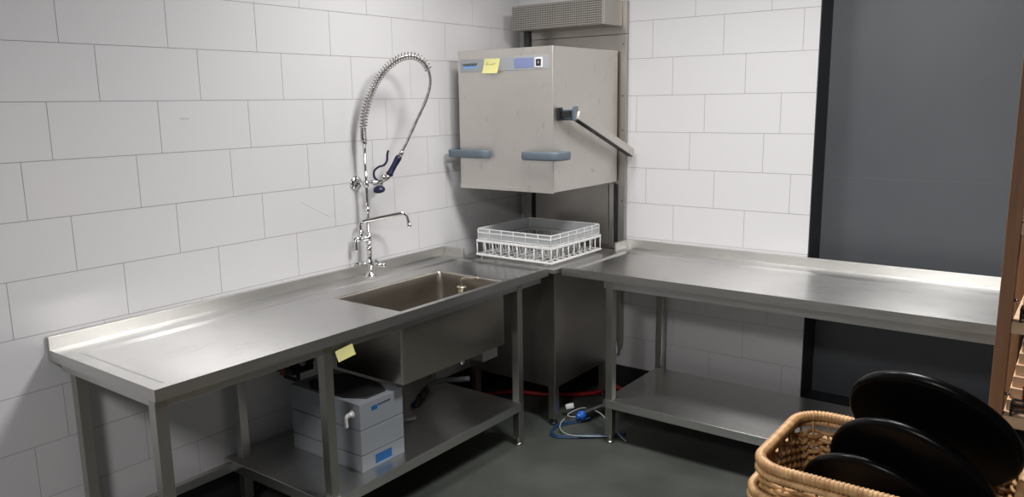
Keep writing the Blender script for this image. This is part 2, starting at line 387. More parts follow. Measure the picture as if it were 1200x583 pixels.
# right work table
T = thing('work_table', 'long stainless steel work table against the back wall and dark recess', 'table', (1.75, -.35, 0))
X0, X1, Y0, Y1 = .757, 2.74, -.69, -.002
f = rect_h(.81, 2.70, -.665, -.13)
xs = [X0, .81, .83, 1.4, 2.0, 2.68, 2.70, X1]; ys = [Y0, -.665, -.645, -.4, -.15, -.13, Y1]
bm = B(); height_top(bm, xs, ys, f); apron(bm, X0, X1, Y0, Y1, .850); obj('worktop', bm, ['topR', 'steelX'], T)
bm = B(); box(bm, X0, X1, Y1-.014, Y1, ZS, .938); box(bm, X0, X0+.014, -.15, Y1-.014, ZS, .938); obj('splashback', bm, 'steelX', T, .002)
bm = B(); box(bm, 1.0, 2.71, -.682, -.650, .812, .850); box(bm, 1.0, 2.71, -.09, -.055, .812, .850)
for x in (1.0, 2.68): box(bm, x, x+.03, -.635, -.09, .812, .850)
obj('under_frame', bm, 'steelX', T, .0015)
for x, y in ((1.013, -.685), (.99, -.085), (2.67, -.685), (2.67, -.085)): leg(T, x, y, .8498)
bm = B(); box(bm, 1.012, 2.71, -.69, -.10, .232, .236)
box(bm, 1.012, 2.71, -.692, -.680, .194, .235); box(bm, 1.012, 2.71, -.112, -.10, .194, .235); box(bm, 1.006, 1.018, -.692, -.10, .194, .235); box(bm, 2.70, 2.712, -.692, -.10, .194, .235)
obj('shelf', bm, 'topR', T, .001)

# ------------------------------------------------------------------ dishwasher
D = thing('pass_through_dishwasher', 'large stainless steel hood dishwasher standing open in the corner', 'dishwasher', (.42, -.4, 0))
bx('base_cabinet', (.10, .69, -.655, -.085, .215, .862), 'cabinet', D, .003)
bm = B(); box(bm, .09, .744, -.738, -.085, .862, .884); obj('deck', bm, 'steelX', D, .002)
for a in (.24, .66):
    bm = B(); box(bm, a-.006, a+.006, -.70, -.2, .884, .899); obj('rack_rail', bm, 'steelY', D, .001)
for x, y in ((.645, -.655), (.105, -.655), (.645, -.13), (.105, -.13)):
    l = bx('leg', (x, x+.042, y, y+.042, .035, .216), 'cabinet', D, .002)
    bm = B(); lathe(bm, [(.022, 0), (.022, .01), (.014, .014), (.014, .04)], (x+.021, y+.021, 0)); obj('foot', bm, 'dark', l)
# back column with guide tracks
bm = B(); box(bm, .05, .754, -.032, -.006, .862, 2.085); col = obj('back_column', bm, 'column', D, .002)
bm = B(); box(bm, .05, .754, -.032, -.006, 2.0865, 2.262); obj('column_cap', bm, 'column', D, .001)
for a, b, c in ((.055, .112, 1.26), (.662, .690, 1.26)):
    bm = B(); box(bm, a, b, -.046, -.033, .884, c); obj('guide_rail', bm, 'steelV', D, .001)
for a, b in ((.114, .136), (.692, .712)):
    bm = B(); box(bm, a, b, -.036, -.033, .9, 1.255); obj('guide_slot', bm, 'dark', D)
bm = B(); box(bm, .140, .652, -.040, -.033, .9, 1.255); obj('splash_panel', bm, 'column', D, .001)
for z in (1.16, 1.56, 1.75, 2.03):
    bm = B(); cyl(bm, (.736, -.032, z), (.736, -.0345, z), .004, 10); obj('screw', bm, 'dark', D)
# rounded lower end of the column beside the cabinet
bm = B(); P = [(.700, .86), (.742, .86), (.742, .33), (.736, .285), (.72, .27), (.700, .27)]
loft(bm, [[(x, -.050, z) for x, z in P], [(x, -.010, z) for x, z in P]]); obj('lower_cover', bm, 'column', D, .002)
bm = B(); lathe(bm, [(.006, 0), (.011, .004), (.011, .03), (.005, .055), (.004, .07)], (.727, -.064, .255)); obj('hose_nozzle', bm, 'white', D)
# hood
HX0, HX1, HY0, HY1, HZ0, HZ1 = .10, .712, -.695, -.048, 1.27, 1.995
bm = B()
def rc(e, z): return [(HX0+e, HY0+e, z), (HX1-e, HY0+e, z), (HX1-e, HY1-e, z), (HX0+e, HY1-e, z)]
loft(bm, [rc(.012, HZ1-.012), rc(.012, HZ0), rc(0, HZ0), rc(0, HZ1)])
for f_ in bm.faces: f_.smooth = False
hood = obj('hood', bm, 'hood', D, .004, 3)
bx('hem', (HX0-.0015, HX1+.0015, HY0-.002, HY0+.004, HZ0-.004, HZ0+.018), 'hood', hood, .001)
YP = HY0 - .0025
bx('control_panel', (.120, .683, YP, HY0+.001, 1.884, 1.951), 'panel', hood, .001)
bx('display', (.478, .598, YP-.001, YP, 1.893, 1.942), 'display', hood, .0003)
bm = B(); box(bm, .607, .653, YP-.003, YP, 1.893, 1.942); obj('button', bm, 'white', hood, .001)
bm = B(); box(bm, .615, .645, YP-.0045, YP-.003, 1.901, 1.934); box(bm, .626, .634, YP-.0050, YP-.0045, 1.912, 1.924, 1); obj('button_face', bm, ['dark', 'panel'], hood)
bx('logo_bar', (.142, .232, YP-.0006, YP, 1.903, 1.914), 'lightblue', hood, 0)
bx('logo_line', (.142, .226, YP-.0009, YP-.0006, 1.9135, 1.9165), 'bluelabel', hood, 0)
text('winterhalter', .0205, 'ink', hood, (.187, YP-.001, 1.9245), ROT_FRONT, 'logo', .25)
# lift handles wrapping the two front corners
def grip(path):
    bm = B(); P = smooth_path(path, 8); rings = []
    N = len(P)
    for i, p in enumerate(P):
        t = (P[min(i+1, N-1)] - P[max(i-1, 0)]).normalized(); nn = Vector((t.y, -t.x, 0)).normalized()
        h = .0225; d = .011; q = []
        for k in range(16):
            a = 2*PI*k/16; ca, sa = math.cos(a), math.sin(a)
            q.append(p + nn * d * math.copysign(abs(ca)**.6, ca) + Vector((0, 0, 1)) * h * math.copysign(abs(sa)**.5, sa))
        rings.append(q)
    loft(bm, rings); return bm
obj('lift_handle', grip([(.546, -.694, 1.456), (.552, -.728, 1.456), (.59, -.742, 1.456), (.68, -.746, 1.456), (.735, -.738, 1.456), (.760, -.712, 1.456), (.764, -.66, 1.456), (.755, -.62, 1.456), (.712, -.612, 1.456)]), 'handle', hood)
obj('lift_handle', grip([(.302, -.694, 1.456), (.298, -.728, 1.456), (.26, -.742, 1.456), (.14, -.746, 1.456), (.085, -.742, 1.456), (.055, -.722, 1.456), (.050, -.67, 1.456), (.057, -.625, 1.456), (.10, -.615, 1.456)]), 'handle', hood)
# lever arm
bm = B(); a, b = Vector((0, -.615, 1.652)), Vector((0, -.045, 1.438)); d = (b-a).normalized(); up = Vector((0, -d.z, d.y)); up = up if up.z > 0 else -up
P = [a - d*.0 + up*.026, b + up*.024, b + d*.012 + up*.01, b + d*.012 - up*.012, b - up*.02, a - up*.016]
loft(bm, [[(.785, p.y, p.z) for p in P], [(.812, p.y, p.z) for p in P]]); arm = obj('lever_arm', bm, 'hood', D, .002)
bm = B(); P = [a - up*.016, b - up*.02, b - up*.024, a - up*.022]; loft(bm, [[(.783, p.y, p.z) for p in P], [(.814, p.y, p.z) for p in P]]); obj('arm_edge', bm, 'dark', arm)
bm = B(); box(bm, .713, .785, -.612, -.592, 1.63, 1.685); box(bm, .785, .80, -.634, -.60, 1.628, 1.70); obj('arm_bracket', bm, 'handle', arm, .003)
bm = B(); box(bm, .713, .73, -.668, -.632, 1.63, 1.695); box(bm, .73, .784, -.655, -.636, 1.645, 1.68); obj('arm_bumper', bm, 'dark', arm, .004)
bm = B(); cyl(bm, (.777, -.05, 1.45), (.786, -.05, 1.45), .012); obj('arm_pivot', bm, 'dark', arm)
# spring post above hood
bm = B(); box(bm, .15, .185, -.16, -.125, 1.995, 2.13); obj('spring_housing', bm, 'dark', D, .003)
# exhaust box with perforated front
EX = (.12, .73, -.23, -.034, 2.125, 2.262)
bx('exhaust_box', EX, 'column', D, .002)
bm = B(); box(bm, .123, .716, -.2325, -.230, 2.129, 2.258); obj('perforated_grille', bm, 'perforated', D)

# ------------------------------------------------------------------ sticky notes
def note(name, origin, u, v, w, h, label, curl, scrib=None):
    bm = B(); u = Vector(u).normalized(); v = Vector(v).normalized(); nn = u.cross(v); o = Vector(origin); K = 8
    g = [[(o + u*w*i/K - v*h*j/K + nn*(curl*(j/K)**2 + .3*curl*(i/K)*(j/K))) for i in range(K+1)] for j in range(K+1)]
    V = [[bm.verts.new(p) for p in r] for r in g]; V2 = [[bm.verts.new(p - nn*.0004) for p in r] for r in g]
    for j in range(K):
        for i in range(K):
            bm.faces.new((V[j][i], V[j][i+1], V[j+1][i+1], V[j+1][i])).smooth = True; bm.faces.new((V2[j][i], V2[j+1][i], V2[j+1][i+1], V2[j][i+1])).smooth = True
    t = thing(name, label, 'note', tuple(o)); obj('paper', bm, 'note', t)
    if scrib:
        bm = B()
        for seg in scrib:
            tube(bm, [o + u*w*a - v*h*b + nn*(.0008 + curl*b*b + .3*curl*a*b) for a, b in seg], .0008, 5)
        obj('handwriting', bm, 'pencil', t)
SC = [[(.18,.42),(.2,.3),(.26,.26),(.32,.28)],[(.2,.4),(.3,.38)],[(.36,.36),(.4,.42),(.44,.36),(.45,.42)],[(.5,.42),(.54,.35),(.57,.42),(.56,.36)],[(.62,.36),(.61,.42),(.66,.4)],[(.7,.28),(.69,.42)],[(.66,.33),(.73,.32)]]
note('sticky_note', (.286, YP-.0015, 1.949), (1, 0, -.02), (.13, 0, 1), .103, .075, 'yellow sticky note with pencil writing on the dishwasher control panel', .012, SC)
note('sticky_note', (.694, -2.135, .818), (0, 1, .12), (0, -.25, 1), .085, .046, 'yellow sticky note hanging under the front edge of the sink table', .004)

# ------------------------------------------------------------------ dish racks
def rack():
    t = thing('dish_rack', 'white wire-sided dish rack on the dishwasher deck, under a clear tray', 'dish rack', (.455, -.455, .9))
    x0, x1, y0, y1, z0, z1 = .205, .703, -.703, -.205, .9, .988
    def frame(bm, e, za, zb, th):
        box(bm, x0-e, x1+e, y0-e, y0-e+th, za, zb); box(bm, x0-e, x1+e, y1+e-th, y1+e, za, zb)
        box(bm, x0-e, x0-e+th, y0-e+th, y1+e-th, za, zb); box(bm, x1+e-th, x1+e, y0-e+th, y1+e-th, za, zb)
    bm = B(); frame(bm, .002, z0, z0+.010, .012); obj('base_frame', bm, 'white', t, .002)
    bm = B(); frame(bm, 0, z1-.014, z1, .008); obj('top_band', bm, 'white', t, .002)
    bm = B(); n = 9
    for i in range(n+1):
        a = i/n; x = x0+.004+(x1-x0-.008)*a; y = y0+.004+(y1-y0-.008)*a
        for p in [(x, y0+.004), (x, y1-.004)] + ([(x0+.004, y), (x1-.004, y)] if 0 < i < n else []):
            bm = B(); cyl(bm, (*p, z0+.006), (*p, z1-.004), .0032, 8); obj('side_wire', bm, 'white', t)
    bm = B()
    for i in range(1, n):
        x = x0 + (x1-x0)*i/n
        cyl(bm, (x, y0, z0+.006), (x, y1, z0+.006), .0025, 6); y = y0 + (y1-y0)*i/n; cyl(bm, (x0, y, z0+.006), (x1, y, z0+.006), .0025, 6)
    obj('floor_grid', bm, 'white', t)
    for i in range(10):
        x = x0 + .018 + .047*i; bm = B(); cyl(bm, (x+.014, y0+.01, z0+.009), (x+.014, y1-.01, z0+.009), .0022, 6)
        for j in range(5):
            y = y0 + .055 + j*.09
            tube(bm, smooth_path([(x, y, z0+.07), (x+.005, y, z0+.035), (x+.014, y+.003, z0+.010), (x+.026, y+.01, z0+.014), (x+.033, y+.014, z0+.03)], 4), .003, 6)
        obj('plate_peg_row', bm, 'white', t)
    t2 = thing('rack_tray', 'clear plastic tray with white wire rim stacked on the white dish rack', 'tray', (.455, -.455, z1+.001))
    x0, x1, y0, y1, z0, z1 = .212, .692, -.690, -.212, z1+.001, 1.046
    bm = B(); box(bm, x0, x1, y0, y0+.003, z0, z1); box(bm, x0, x1, y1-.003, y1, z0, z1); box(bm, x0, x0+.003, y0+.003, y1-.003, z0, z1); box(bm, x1-.003, x1, y0+.003, y1-.003, z0, z1)
    obj('side_walls', bm, 'translucent', t2)
    bm = B(); box(bm, x0+.003, x1-.003, y0+.003, y1-.003, z0+.004, z0+.008); obj('tray_floor', bm, 'sheet', t2)
    bm = B()
    for z, e in ((z1, .002), (z1-.02, .005), (z0+.004, .003)):
        P = rrect(x0-e, x1+e, y0-e, y1+e, .012, z, 4); tube(bm, P, .0022 if z < z1 else .003, 6, True)
    obj('rim_wire', bm, 'white', t2)
    for i in range(7):
        a = i/6; x = x0 + (x1-x0)*a; y = y0 + (y1-y0)*a
        for p in [(x, y0-.003), (x, y1+.003)] + ([(x0-.003, y), (x1+.003, y)] if 0 < i < 6 else []):
            bm = B(); cyl(bm, (*p, z0), (*p, z1), .002, 6); obj('upright_wire', bm, 'white', t2)
rack()

# ------------------------------------------------------------------ pre-rinse faucet
RX, RY = .075, -1.37
F = thing('pre_rinse_faucet', 'chrome pre-rinse faucet with spring hose mounted on the sink table ledge', 'faucet', (RX, RY, ZS))
bm = B(); lathe(bm, [(.030, 0), (.030, .004), (.022, .012), (.014, .022), (.013, .04), (.018, .045), (.018, .075), (.013, .082), (.012, .12), (.015, .125), (.015, .145), (.009, .15)], (RX, RY, ZS)); obj('base', bm, 'chrome', F)
for k, a in enumerate((.35, .35+PI/2, .35+PI, .35+3*PI/2)):
    if k == 3: continue
    d = Vector((math.cos(a), math.sin(a), 0)); c = Vector((RX, RY, ZS+.058))
    bm = B(); tube(bm, [c + d*.015, c + d*.035, c + d*.04, c + d*.07], .009, 12); tube(bm, [c + d*.066, c + d*.075, c+d*.082], lambda s: .012 - s*.2, 12); obj('tap_handle', bm, 'chrome', F)
bm = B(); cyl(bm, (RX, RY, ZS+.14), (RX, RY, 1.545), .0085, 16); lathe(bm, [(.012, 0), (.013, .01), (.012, .03)], (RX, RY, 1.205)); obj('riser_pipe', bm, 'chrome', F)
bm = B(); lathe(bm, [(.001, 0), (.036, 0), (.034, .008), (.02, .013), (.0, .013)], (.001, RY, 1.346), (1, 0, 0)); cyl(bm, (.005, RY, 1.346), (RX+.008, RY, 1.346), .008); cyl(bm, (RX, RY, 1.33), (RX, RY, 1.362), .014); obj('wall_bracket', bm, 'chrome', F)
# side valve and swing spout
bm = B(); dv = Vector((.5, .866, 0)); c = Vector((RX, RY, 1.079))
tube(bm, [c + dv*.012, c, c - dv*.02, c - dv*.045], lambda s: .012, 14); tube(bm, [c - dv*.034, c - dv*.06, c-dv*.078], lambda s: .016 - s*.1, 14)
cyl(bm, c - dv*.038 + Vector((0, 0, -.005)), c - dv*.038 + Vector((0, 0, .045)), .011); cyl(bm, c - dv*.038 + Vector((0, 0, .03)), c - dv*.038 + Vector((0, 0, .042)), .015)
cyl(bm, (RX, RY, 1.05), (RX, RY, 1.105), .014); obj('side_valve', bm, 'chrome', F)
bm = B(); q = c - dv*.066; tube(bm, smooth_path([q + Vector((.004, -.002, 0)), q + Vector((.008, -.004, -.02)), q + Vector((.008, -.004, -.055))], 5), lambda s: .007 + s*.06, 10); obj('valve_lever', bm, 'chrome', F)
bm = B(); q = c - dv*.038; e = Vector((.60, .80, 0))
tube(bm, smooth_path([q + Vector((0, 0, .035)), q + Vector((0, 0, .066)), q + e*.012 + Vector((0, 0, .084)), q + e*.05 + Vector((0, 0, .092)), q + e*.19 + Vector((0, 0, .114)), q + e*.212 + Vector((0, 0, .112)), q + e*.228 + Vector((0, 0, .098)), q + e*.236 + Vector((0, 0, .062))], 6), .0082, 14)
cyl(bm, q + e*.2355 + Vector((0, 0, .064)), q + e*.240 + Vector((0, 0, .046)), .0105); obj('swing_spout', bm, 'chrome', F)
HP = [(.075, -1.37, 1.545), (.0745, -1.371, 1.60), (.078, -1.365, 1.66), (.085, -1.353, 1.715), (.097, -1.333, 1.775), (.117, -1.298, 1.845), (.142, -1.254, 1.902), (.172, -1.202, 1.941), (.204, -1.146, 1.951), (.231, -1.10, 1.923), (.2435, -1.079, 1.873), (.2445, -1.077, 1.812), (.230, -1.101, 1.73), (.204, -1.146, 1.632), (.179, -1.19, 1.535), (.165, -1.214, 1.488)]
path = smooth_path(HP, 14)
bm = B(); tube(bm, path, lambda s: .0070 + .0006*math.sin(s*900), 12); obj('hose', bm, 'hose', F)
# spring: tight turns at the foot, open turns over the bend, ending past the top
cum = [0]
for a, b in zip(path, path[1:]): cum.append(cum[-1] + (b-a).length)
Ltot = cum[-1]
def at(s):
    import bisect
    i = min(max(bisect.bisect_right(cum, s) - 1, 0), len(path) - 2); t = (s - cum[i]) / max(cum[i+1] - cum[i], 1e-9)
    return path[i].lerp(path[i+1], t), (path[i+1] - path[i]).normalized()
turns = []
s = 0.; LEN = .64
pl_n = Vector((-.866, .5, 0))
ph = 0
pts = []
while s < LEN:
    p, t = at(s); b2 = t.cross(pl_n).normalized()
    R = .0135 if s < .07 else .0175
    pts.append(p + R*(math.cos(ph)*b2 + math.sin(ph)*pl_n))
    pitch = .0072 if s < .07 else .0150
    ph += 2*PI/14; s += pitch/14
bm = B(); tube(bm, pts, .0024, 6); obj('spring', bm, 'spring', F)
bm = B(); lathe(bm, [(.013, 0), (.015, .008), (.013, .02), (.010, .03)], (RX, RY, 1.535)); obj('hose_collar', bm, 'chrome', F)
# hand spray
bm = B(); cyl(bm, (.169, -1.207, 1.50), (.160, -1.222, 1.472), .0125, 16); p0, p1 = Vector((.160, -1.222, 1.473)), Vector((.134, -1.268, 1.388))
dd = (p1-p0).normalized(); obj('hose_nut', bm, 'chrome', F)
bm = B(); lathe(bm, [(.012, 0), (.0165, .004), (.0165, .02), (.0145, .05), (.0155, .09), (.019, .098), (.018, .105), (.012, .11)], p0, dd, 20); sg = obj('spray_handle', bm, 'navy', F)
bm = B(); tube(bm, smooth_path([p1 - dd*.005, p1 + dd*.012, p1 + dd*.03 + Vector((0, 0, .004)), Vector((.104, -1.318, 1.352)), Vector((.090, -1.345, 1.350))], 5), .0115, 14)
ball(bm, (.118, -1.296, 1.372), .019); cyl(bm, (.118, -1.296, 1.372), (.109, -1.312, 1.322), .0085); obj('spray_body', bm, 'chrome', F)
bm = B(); hd = Vector((-.1, .28, -1)).normalized(); lathe(bm, [(.010, -.012), (.024, -.004), (.029, .004), (.029, .014), (.024, .018), (.001, .018)], (.106, -1.316, 1.322), hd, 24); obj('spray_head', bm, 'navy', F)
bm = B(); tube(bm, smooth_path([(.112, -1.306, 1.352), (.097, -1.331, 1.372), (.096, -1.333, 1.405), (.107, -1.313, 1.425), (.121, -1.290, 1.433), (.129, -1.276, 1.455), (.130, -1.274, 1.482), (.133, -1.268, 1.503)], 6), .0055, 10); obj('squeeze_lever', bm, 'navy', F)
bm = B(); tube(bm, smooth_path([(RX, RY, 1.352), (RX+.008, RY+.02, 1.35), (RX+.016, RY+.04, 1.352), (RX+.03, RY+.06, 1.356)], 4), .005, 8); obj('hanging_hook', bm, 'chrome', F)

# bent outlet pipe inside the sink
t = thing('overflow_pipe', 'small bent metal overflow pipe standing in the sink bowl', 'pipe', (.45, -1.12, .573))
bm = B(); tube(bm, smooth_path([(.45, -1.12, .80), (.45, -1.12, .855), (.456, -1.118, .872), (.475, -1.112, .880), (.50, -1.105, .878), (.535, -1.095, .885)], 6), .0065, 12); obj('bent_tube', bm, 'oldmetal', t)
bm = B(); lathe(bm, [(.012, .573), (.016, .575), (.016, .79), (.02, .79), (.02, .826), (.024, .828), (.024, .836), (.01, .838)], (.45, -1.12, 0)); obj('standpipe', bm, 'oldmetal', t)

# ------------------------------------------------------------------ under the sink table
ZSH = .2365
W_ = thing('water_treatment_unit', 'grey plastic box with black octagonal lid and white tap on the lower shelf', 'box', (.395, -1.84, ZSH))
x0, x1, y0, y1, z0, z1 = .175, .615, -1.962, -1.718, ZSH, .530
bm = B()
prev = z0
for za, zb, e in ((z0, .3065, 0), (.3065, .3100, .004), (.3100, .4150, 0), (.4150, .4185, .004), (.4185, z1, 0)):
    box(bm, x0+e, x1-e, y0+e, y1-e, za, zb, 1 if e else 0)
obj('housing', bm, ['box', 'seam'], W_, .0025, 2)
oc = [(.225, -1.90), (.295, -1.945), (.50, -1.945), (.585, -1.895), (.585, -1.785), (.50, -1.735), (.295, -1.735), (.225, -1.78)]
bm = B(); cx_, cy_ = .405, -1.84
loft(bm, [[(x, y, z1-.002) for x, y in oc], [(x, y, z1+.005) for x, y in oc], [(cx_+(x-cx_)*.93, cy_+(y-cy_)*.93, z1+.008) for x, y in oc], [(cx_+(x-cx_)*.84, cy_+(y-cy_)*.84, z1+.003) for x, y in oc]])
obj('lid', bm, 'dark', W_, .001)
bx('blue_label', (x1, x1+.0012, -1.888, -1.795, .25, .289), 'bluelabel', W_, 0)
bx('label_edge', (x1, x1+.0009, -1.889, -1.794, .2475, .251), 'lightblue', W_, 0)
bx('badge', (x1, x1+.001, -1.898, -1.866, .487, .505), 'bluelabel', W_, 0)
bm = B()
for i in range(7): y = -1.861 + i*.0105; box(bm, x1, x1+.0008, y, y+.0068, .497+i*.0002, .506+i*.0002)
o = obj('badge_lettering', bm, 'cableblue', W_)
bm = B(); cyl(bm, (.574, y0, .485), (.574, y0-.028, .485), .010); tube(bm, smooth_path([(.574, y0-.022, .487), (.572, y0-.035, .48), (.571, y0-.036, .46), (.571, y0-.034, .436)], 5), .0078, 12); lathe(bm, [(.016, 0), (.016, .006), (.010, .01)], (.574, y0, .485), (0, -1, 0)); obj('tap', bm, 'white', W_)
# pump with valve behind it, on the wall
P_ = thing('booster_pump', 'small black pump with red valve and wires under the sink table', 'pump', (.10, -1.88, .50))
bm = B(); cyl(bm, (.015, -1.86, .62), (.15, -1.86, .62), .062, 28); cyl(bm, (.15, -1.86, .62), (.168, -1.86, .62), .05, 28); box(bm, .0, .14, -1.92, -1.80, .545, .575); obj('motor', bm, 'dark', P_, .004)
bm = B(); cyl(bm, (.10, -1.955, .61), (.165, -1.955, .61), .012); cyl(bm, (.12, -1.955, .56), (.12, -1.955, .665), .012); cyl(bm, (.12, -1.955, .615), (.12, -1.92, .615), .014); obj('valve', bm, 'redv', P_)
bm = B(); lathe(bm, [(.001, .012), (.010, .012), (.015, .008), (.015, 0)], (.168, -1.885, .605), (1, 0, 0)); obj('valve_cap', bm, 'cablegrey', P_)
for pts_ in ([(.12, -1.955, .66), (.12, -1.99, .69), (.09, -2.05, .71), (.07, -2.12, .74), (.03, -2.135, .76)], [(.09, -1.90, .67), (.08, -1.98, .70), (.05, -2.04, .72), (.04, -2.12, .73), (.01, -2.13, .72)]):
    bm = B(); tube(bm, smooth_path(pts_, 6), .0045, 8); obj('wire', bm, 'redv', P_)
bm = B(); tube(bm, [(.10, -1.86, .56), (.10, -1.86, .50), (.006, -1.86, .50)], .01, 8); obj('wall_hook', bm, 'dark', P_)
# grey hoses on the shelf
t = thing('drain_hose', 'grey drain hose with black end lying on the sink table shelf', 'hose', (.22, -1.1, ZSH))
bm = B(); tube(bm, smooth_path([(.262, -1.235, .262), (.235, -1.17, .272), (.20, -1.09, .268), (.20, -1.00, .262), (.26, -.94, .262), (.30, -.90, .262)], 10), lambda s: .015 + .0008*math.sin(s*700), 14); obj('hose_body', bm, 'hosegrey', t)
bm = B(); tube(bm, [(.238, -1.178, .271), (.262, -1.235, .262), (.272, -1.262, .258)], lambda s: .020, 16); tube(bm, [(.27, -1.258, .258), (.29, -1.31, .25), (.295, -1.335, .249)], lambda s: .019 - s*.1, 14); obj('cuff', bm, 'dark', t)
t = thing('connector_hose', 'short grey hose with clear connector beside the grey plastic box', 'hose', (.4, -1.5, ZSH))
bm = B(); tube(bm, smooth_path([(.30, -1.69, .30), (.34, -1.62, .32), (.37, -1.55, .30), (.375, -1.51, .262), (.385, -1.49, .252)], 8), lambda s: .014 + .0012*math.sin(s*800), 12); obj('hose_body', bm, 'hosegrey', t)
bm = B(); tube(bm, [(.385, -1.495, .253), (.40, -1.46, .250), (.41, -1.435, .2495)], .0115, 12); obj('connector', bm, 'cablegrey', t)

# hoses and cables on the floor
bm = B(); tube(bm, smooth_path([(.04, -.90, .05), (.10, -.62, .03), (.22, -.42, .022), (.40, -.335, .018), (.53, -.25, .018), (.63, -.16, .02), (.66, -.11, .03), (.70, -.06, .05), (.80, -.045, .03), (.95, -.03, .016)], 10), .0125, 12)
tag(obj('red_hose', bm, 'red'), 'red hose curving across the floor under the dishwasher', 'hose')
bm = B()
for dz, dx in ((.006, 0), (.013, .008), (.006, .016)):
    tube(bm, smooth_path([(.80+dx, -.50, dz+.02), (.745+dx, -.56, dz), (.70+dx, -.64, dz), (.715, -.735+dx, dz), (.77, -.785+dx, dz), (.86, -.735+dx, dz), (.96, -.65+dx, dz), (1.06, -.56+dx, dz)], 8), .0048, 8)
tag(obj('blue_cable', bm, 'cableblue'), 'bundle of dark blue cables looping on the floor by the work table leg', 'cable')
bm = B(); tube(bm, smooth_path([(1.10, -.62, .006), (1.0, -.56, .02), (.86, -.47, .05), (.76, -.46, .055), (.71, -.49, .04), (.70, -.55, .03), (.75, -.56, .035), (.80, -.52, .05)], 8), .0035, 8)
tube(bm, smooth_path([(.70, -.58, .018), (.715, -.64, .018), (.76, -.71, .017), (.84, -.74, .017), (.95, -.68, .017), (1.03, -.62, .017)], 8), .0035, 8)
tag(obj('grey_cable', bm, 'cablegrey'), 'thin pale grey cable coiled over the blue cables on the floor', 'cable')
t = thing('cable_coupling', 'black cylindrical cable coupling with bright blue ends on the floor', 'connector', (.82, -.42, 0))
a, b = Vector((.775, -.545, .042)), Vector((.87, -.20, .060)); d = (b-a).normalized()
bm = B(); lathe(bm, [(.018, .02), (.026, .03), (.026, .28), (.03, .285), (.03, .33)], a, d, 20); obj('sleeve', bm, 'dark', t)
bm = B(); lathe(bm, [(.012, -.02), (.014, -.015), (.016, .0), (.024, .0), (.024, .028), (.017, .03)], a, d, 20); obj('end_cap', bm, 'blue', t)
bm = B(); lathe(bm, [(.02, .315), (.034, .32), (.036, .36), (.02, .37)], a, d, 20); obj('end_cap', bm, 'blue', t)
bm = B(); box(bm, .0, .045, -.014, .014, 0, .022); o = obj('white_plug', bm, 'white', None, .003); tag(o, 'small white plug lying on the cable coil', 'plug'); o.rotation_euler = (.0, -.2, .6); o.location = (.685, -.50, .052)

# ------------------------------------------------------------------ wicker baskets and trays
def wicker(name, label, x0, x1, y0, y1, zr, h, taper, rimr):
    t = thing(name, label, 'basket', ((x0+x1)/2, (y0+y1)/2, zr-h))
    def loop(z, off=0, n=9):
        k = (zr - z) / h; e = taper*k - off
        return rrect(x0+e, x1-e, y0+e, y1-e, .075 - .02*k, z, n)
    def dense(P, step):
        P = [Vector(p) for p in P]; out = []; N = len(P)
        L = [(P[(i+1) % N] - P[i]).length for i in range(N)]; tot = sum(L); n = max(8, int(tot/step)); n += n % 2; i = 0; acc = 0
        for k in range(n):
            s = tot*k/n
            while s > acc + L[i]: acc += L[i]; i += 1
            out.append(P[i].lerp(P[(i+1) % N], (s-acc)/L[i]))
        return out
    # wrapped rim: bulging turns
    P = dense(loop(zr - rimr), .0022)
    bm = B(); tube(bm, P, lambda s: rimr*(.82 + .18*abs(math.sin(s*PI/.0095))), 12, True); obj('rim', bm, 'wickerrim', t)
    P = dense(loop(zr - rimr*2.55, .006), .0024)
    bm = B(); tube(bm, P, lambda s: rimr*.62*(.80 + .20*abs(math.sin(s*PI/.010))), 10, True); obj('rim_band', bm, 'wickerrim', t)
    # stakes
    ns = 44; bm = B(); stk = []
    top, bot = dense(loop(zr - rimr), .001), dense(loop(zr - h + .006), .001)
    for i in range(ns):
        a = top[int(len(top)*i/ns)]; b = bot[int(len(bot)*i/ns)]; stk.append((a, b)); tube(bm, [a, a.lerp(b, .5), b], .0035, 6)
    obj('stakes', bm, 'wicker', t)
    bm = B(); z = zr - rimr*4.0; row = 0
    while z > zr - h + .01:
        P = dense(loop(z), .0045); N = len(P); q = []
        rz = [random.uniform(-.0028, .0028) for _ in range(ns)]
        for i, p in enumerate(P):
            u = i/N*ns; c = Vector(((x0+x1)/2, (y0+y1)/2, p.z)); out = (P[(i+1) % N] - P[i-1]).normalized().cross(Vector((0, 0, 1)))
            amp = math.cos(PI*u + PI*row)
            k0 = int(u) % ns; fr = u - int(u)
            q.append(p + out*amp*.0072 + Vector((0, 0, rz[k0]*(1-fr) + rz[(k0+1) % ns]*fr + .003*amp)))
        tube(bm, q, .0056 + .0009*random.random(), 6, True)
        z -= .0094; row += 1
    obj('weave', bm, 'wicker', t)
    bm = B(); K = zr - h
    n = 16
    for i in range(n+1):
        y = y0 + taper + (y1-y0-2*taper)*i/n
        tube(bm, [(x0+taper+.02 + (x1-x0-2*taper-.04)*k/24, y, K+.006+.004*math.cos(PI*k+PI*i)) for k in range(25)], .005, 6)
    loft(bm, [rrect(x0+taper, x1-taper, y0+taper, y1-taper, .055, K), rrect(x0+taper, x1-taper, y0+taper, y1-taper, .055, K+.005)])
    obj('bottom', bm, 'wicker', t)
    return t
wicker('wicker_basket', 'brown wicker basket with wrapped rim holding three black round trays', 2.358, 2.862, -2.362, -1.985, .932, .30, .035, .0135)
wicker('wicker_basket', 'second brown wicker basket nested underneath the basket of black trays', 2.346, 2.874, -2.374, -1.973, .862, .30, .030, .0115)

